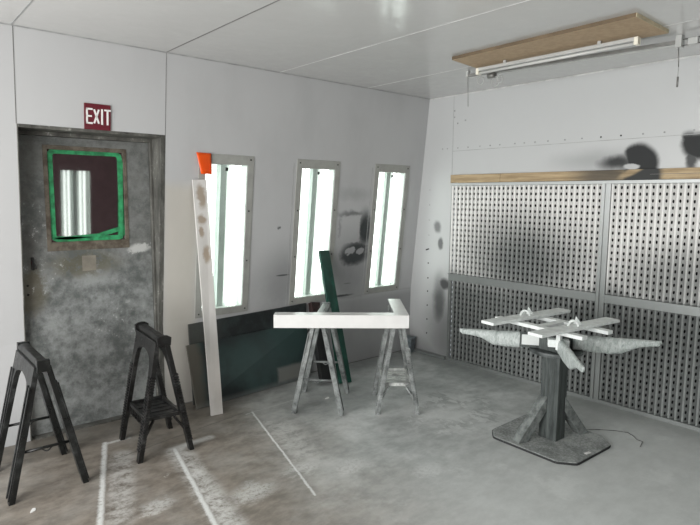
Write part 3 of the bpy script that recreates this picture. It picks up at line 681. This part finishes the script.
# ------------------------------------------------------------------ spray stand
CX, CY = -.935, -2.20
st_ = thing('spray_stand', 'dark wooden pedestal turntable stand on a square base before the filters', 'stand', (CX, CY, 0), math.radians(-2))
h_, c_ = .295, .075
oc = [(-h_ - .005, -h_ + c_), (-h_ + c_, -h_ - .02), (h_ - c_ * 1.3, -h_ - .02), (h_, -h_ + c_ * 1.2), (h_, h_ - c_), (h_ - c_, h_ + .05), (-h_ + c_, h_ + .03), (-h_ - .01, h_ - c_ * .6)]
def smooth_poly(P_):
    out = []
    n = len(P_)
    for i in range(n):
        p, a, b = Vector(P_[i]), Vector(P_[i - 1]), Vector(P_[(i + 1) % n])
        for k in (-1, 0, 1):
            q = p + ((a - p).normalized() * .02 if k < 0 else (b - p).normalized() * .02 if k > 0 else ((a - p).normalized() + (b - p).normalized()) * .004)
            out.append((q.x, q.y))
    return out
oc = smooth_poly(oc)
bm = NB(); quad_prism(bm, [(a, b, 0) for a, b in oc], (0, 0, .014)); bp = link('base_plate', bm, M_BASEE, st_)
bm = NB(); quad_prism(bm, [(a * .99, b * .99, .014) for a, b in oc], (0, 0, .004)); link('dust_mat', bm, M_BASE, bp)
bm = NB(); box(bm, (-.055, -.065, .018), (.055, .065, .60)); link('post', bm, M_POST, st_, .004)
def brace(sx):
    bm = NB(); zb = .018
    P_ = [(sx * .05, zb + .29), (sx * .05, zb + .19), (sx * .20, zb), (sx * .28, zb)]; ca, sa = math.cos(-.26), math.sin(-.26); dy = -.02 if sx > 0 else .03
    quad_prism(bm, [(a * ca + .035 * sa, a * sa - .035 * ca + dy, b) for a, b in P_], (-.07 * sa, .07 * ca, 0)); link('brace', bm, M_BRACE, st_, .003)
brace(-1); brace(1)
bm = NB(); tube(bm, (0, 0, .600), (0, 0, .612), .150, 40); tube(bm, (0, 0, .612), (0, 0, .632), .170, 40); link('turntable_disc', bm, M_DISC, st_, .002)
bm = NB(); box(bm, (-.10, -.09, .632), (.10, .09, .735)); box(bm, (-.06, -.05, .735), (.06, .05, .766)); link('hub', bm, M_POST, st_, .004)
def arm(ang, label_on, ks=1, kr=1, name='arm'):
    """local frame of arm: x outwards. Wrapped paddle, tall and narrow, tapering to a round tip"""
    dvec = Vector((math.cos(ang), math.sin(ang), 0)); sv = Vector((-dvec.y, dvec.x, 0))
    st = [(.10, .036, .050), (.20, .038, .052), (.27, .036, .054), (.34, .034, .054), (.40, .032, .050), (.44, .029, .041), (.48, .025, .030), (.52, .022, .024), (.57, .019, .021), (.615, .017, .018), (.632, .008, .010)]
    st = [(a * kr, b * ks, c) for a, b, c in st]; bm = NB(); rings = []
    N = 14
    for k in range(len(st) * 3 - 2):
        i, f_ = divmod(k, 3); f_ /= 3
        r0 = st[i]; r1 = st[min(i + 1, len(st) - 1)]
        r, hw, hh = (r0[j] + (r1[j] - r0[j]) * f_ for j in range(3))
        wob = 1 + (random.uniform(-.05, .05) if .2 < r < .5 else 0)
        cz = .733 - .006 * r / .6 - hh
        ringv = []
        for q in range(N):
            a = 2 * PI * q / N; ca, sa = math.cos(a), math.sin(a); e = .75
            p = dvec * r + sv * (math.copysign(abs(ca) ** e, ca) * hw * wob) + Vector((0, 0, cz + math.copysign(abs(sa) ** e, sa) * hh * wob))
            ringv.append(bm.verts.new(p))
        rings.append(ringv)
    for A_, B_ in zip(rings, rings[1:]):
        for q in range(N): bm.faces.new((A_[q], A_[(q + 1) % N], B_[(q + 1) % N], B_[q])).smooth = True
    bm.faces.new(rings[0][::-1]); bm.faces.new(rings[-1])
    a_ = link(name, bm, M_FILM, st_)
    if label_on:
        s = -1 if sv.dot(Vector((-.65, -.75, 0))) < 0 else 1
        bm = NB(); c0 = sv * s * .044
        bar(bm, c0 + dvec * .095 + Vector((0, 0, .690)), c0 + dvec * .235 + Vector((0, 0, .690)), .006, .104); link('label_holder', bm, M_POST, a_)
        bm = NB(); c0 = sv * s * .048
        bar(bm, c0 + dvec * .112 + Vector((0, 0, .690)), c0 + dvec * .222 + Vector((0, 0, .690)), .004, .068); link('paper_label', bm, M_LABEL, a_)
    return a_
A0 = math.atan2(1.027 / 1.254, -.72 / 1.254) + math.radians(2)
arm(A0, True); arm(A0 + PI, False); arm(A0 + PI / 2 + .09, False, .62, 1.16); arm(A0 - PI / 2, False)
bm = NB(); dv = Vector((math.cos(A0 + PI / 2), math.sin(A0 + PI / 2), 0))
bar(bm, dv * .09 + Vector((0, 0, .70)), dv * .15 + Vector((0, 0, .70)), .13, .05); bar(bm, dv * .15 + Vector((0, 0, .66)), dv * .15 + Vector((0, 0, .76)), .03, .03, (1, 0, 0)); link('arm_clamp', bm, M_BRIGHTM, st_, .004)

rk = thing('slatted_work_holder', 'white-sprayed holder of crossed slats lying on top of the pedestal stand', 'rack', (-.915, -2.145, 0), math.radians(-7))
ZA = .792
for yy in (-.19, .19):
    bm = NB(); bar(bm, (-.41, yy, ZA + .011), (.41, yy, ZA + .011), .105, .020); link('slat', bm, M_BRIGHTM, rk, .003)
for xx in (-.135, .135):
    bm = NB(); bar(bm, (xx, -.345, ZA - .013), (xx, .345, ZA - .013), .055, .024); link('cross_slat', bm, M_BRIGHTM, rk, .003)
bm = NB()
bar(bm, (-.16, 0, ZA - .012), (.16, 0, ZA - .012), .05, .022); link('centre_block', bm, M_BRIGHTM, rk, .002)
for yy in (-.19, .19):
    bm = NB(); N = 10; q0 = Vector((-.035, yy, ZA + .020)); dr = Vector((.72, -.69, 0))
    P_ = [q0 + dr * (.030 * math.cos(PI * k / N)) + Vector((0, 0, .036 * math.sin(PI * k / N))) for k in range(N + 1)]
    for p_, q_ in zip(P_, P_[1:]): bar(bm, p_, q_, .012, .012, dr.cross(Vector((0, 0, 1))))
    link('half_ring', bm, M_BRIGHTM, rk)
    bm = NB(); q0 = Vector((.03, yy + .01, ZA + .020)); quad_prism(bm, [q0 - dr * .025, q0 + dr * .028, q0 - dr * .01 + Vector((0, 0, .052))], (.01, .01, 0)); link('pointer', bm, M_BRIGHTM, rk)

# thin cable and debris on floor
bm = NB(); pts = [Vector(q) for q in ((-.60, -2.28, .003), (-.526, -2.341, .003), (-.461, -2.417, .003), (-.425, -2.491, .003), (-.455, -2.54, .003), (-.495, -2.58, .003), (-.50, -2.62, .003), (-.593, -2.64, .003))]
path_tube(bm, pts, .0025, 6); tag(link('string', bm, M_SEAM), 'thin dark string lying curled on the floor behind the base plate', 'string')
def chip(x, y, r, ang, label, mt):
    bm = NB(); P_ = [(math.cos(a) * r * (1 if k % 2 else .75), math.sin(a) * r * .45 * (1 if k % 2 else .8), 0) for k, a in enumerate([2 * PI * i / 7 for i in range(7)])]
    quad_prism(bm, P_, (0, 0, .003)); o = link('paper_scrap', bm, mt); o.location = (x, y, .0005); o.rotation_euler = (0, 0, ang); tag(o, label, 'scrap', 'white scraps on the floor')
chip(-3.81, -.94, .028, 1.0, 'white paper scrap on the floor beside the left sawhorse', M_WHITE)
o_ = chip(-1.62, -.62, .03, .3, 'white scrap on the floor under the grey sawhorse', M_WHITE)
o = None
bm = NB(); bar(bm, (-1.01, -2.475, .020), (-.965, -2.485, .020), .02, .003); tag(link('paper_scrap', bm, M_WHITE), 'small white strip of paper on the pedestal base plate', 'scrap')

# ------------------------------------------------------------------ light
def area(name, loc, rot, sx, sy, e, c=(1, 1, 1)):
    l = bpy.data.lights.new(name, 'AREA'); l.shape = 'RECTANGLE'; l.size = sx; l.size_y = sy; l.energy = e; l.color = c
    o = bpy.data.objects.new(name, l); COL.objects.link(o); o.location = loc; o.rotation_euler = rot; return o
area('added_fill_light', (XL - .3, -2.5, 1.25), (0, -PI / 2, 0), 2.3, 4.0, 290, (1.0, .99, .97))  # unseen area lamp added outside the opening for soft ambient fill
w = bpy.data.worlds.new('world'); SC.world = w; w.use_nodes = True
w.node_tree.nodes['Background'].inputs[0].default_value = (.8, .86, .9, 1); w.node_tree.nodes['Background'].inputs[1].default_value = .6

# ------------------------------------------------------------------ camera
cd = bpy.data.cameras.new('camera'); cd.sensor_width = 36; cd.lens = 563.81 / 700 * 36; cd.clip_start = .05
cam = bpy.data.objects.new('camera', cd); COL.objects.link(cam); SC.camera = cam
F = Vector((0.64782036, 0.75300627, -0.11537043)); R_ = Vector((0.75864141, -0.65146073, 0.00788189)); U_ = Vector((0.06922419, 0.09263083, 0.99329127))
cam.matrix_world = Matrix(((R_.x, U_.x, -F.x, -4.36669), (R_.y, U_.y, -F.y, -4.08061), (R_.z, U_.z, -F.z, 1.62194), (0, 0, 0, 1)))
vs = SC.view_settings; vs.view_transform = 'Standard'; vs.look = 'None'; vs.exposure = 0.12; vs.gamma = 1; vs.use_curve_mapping = False
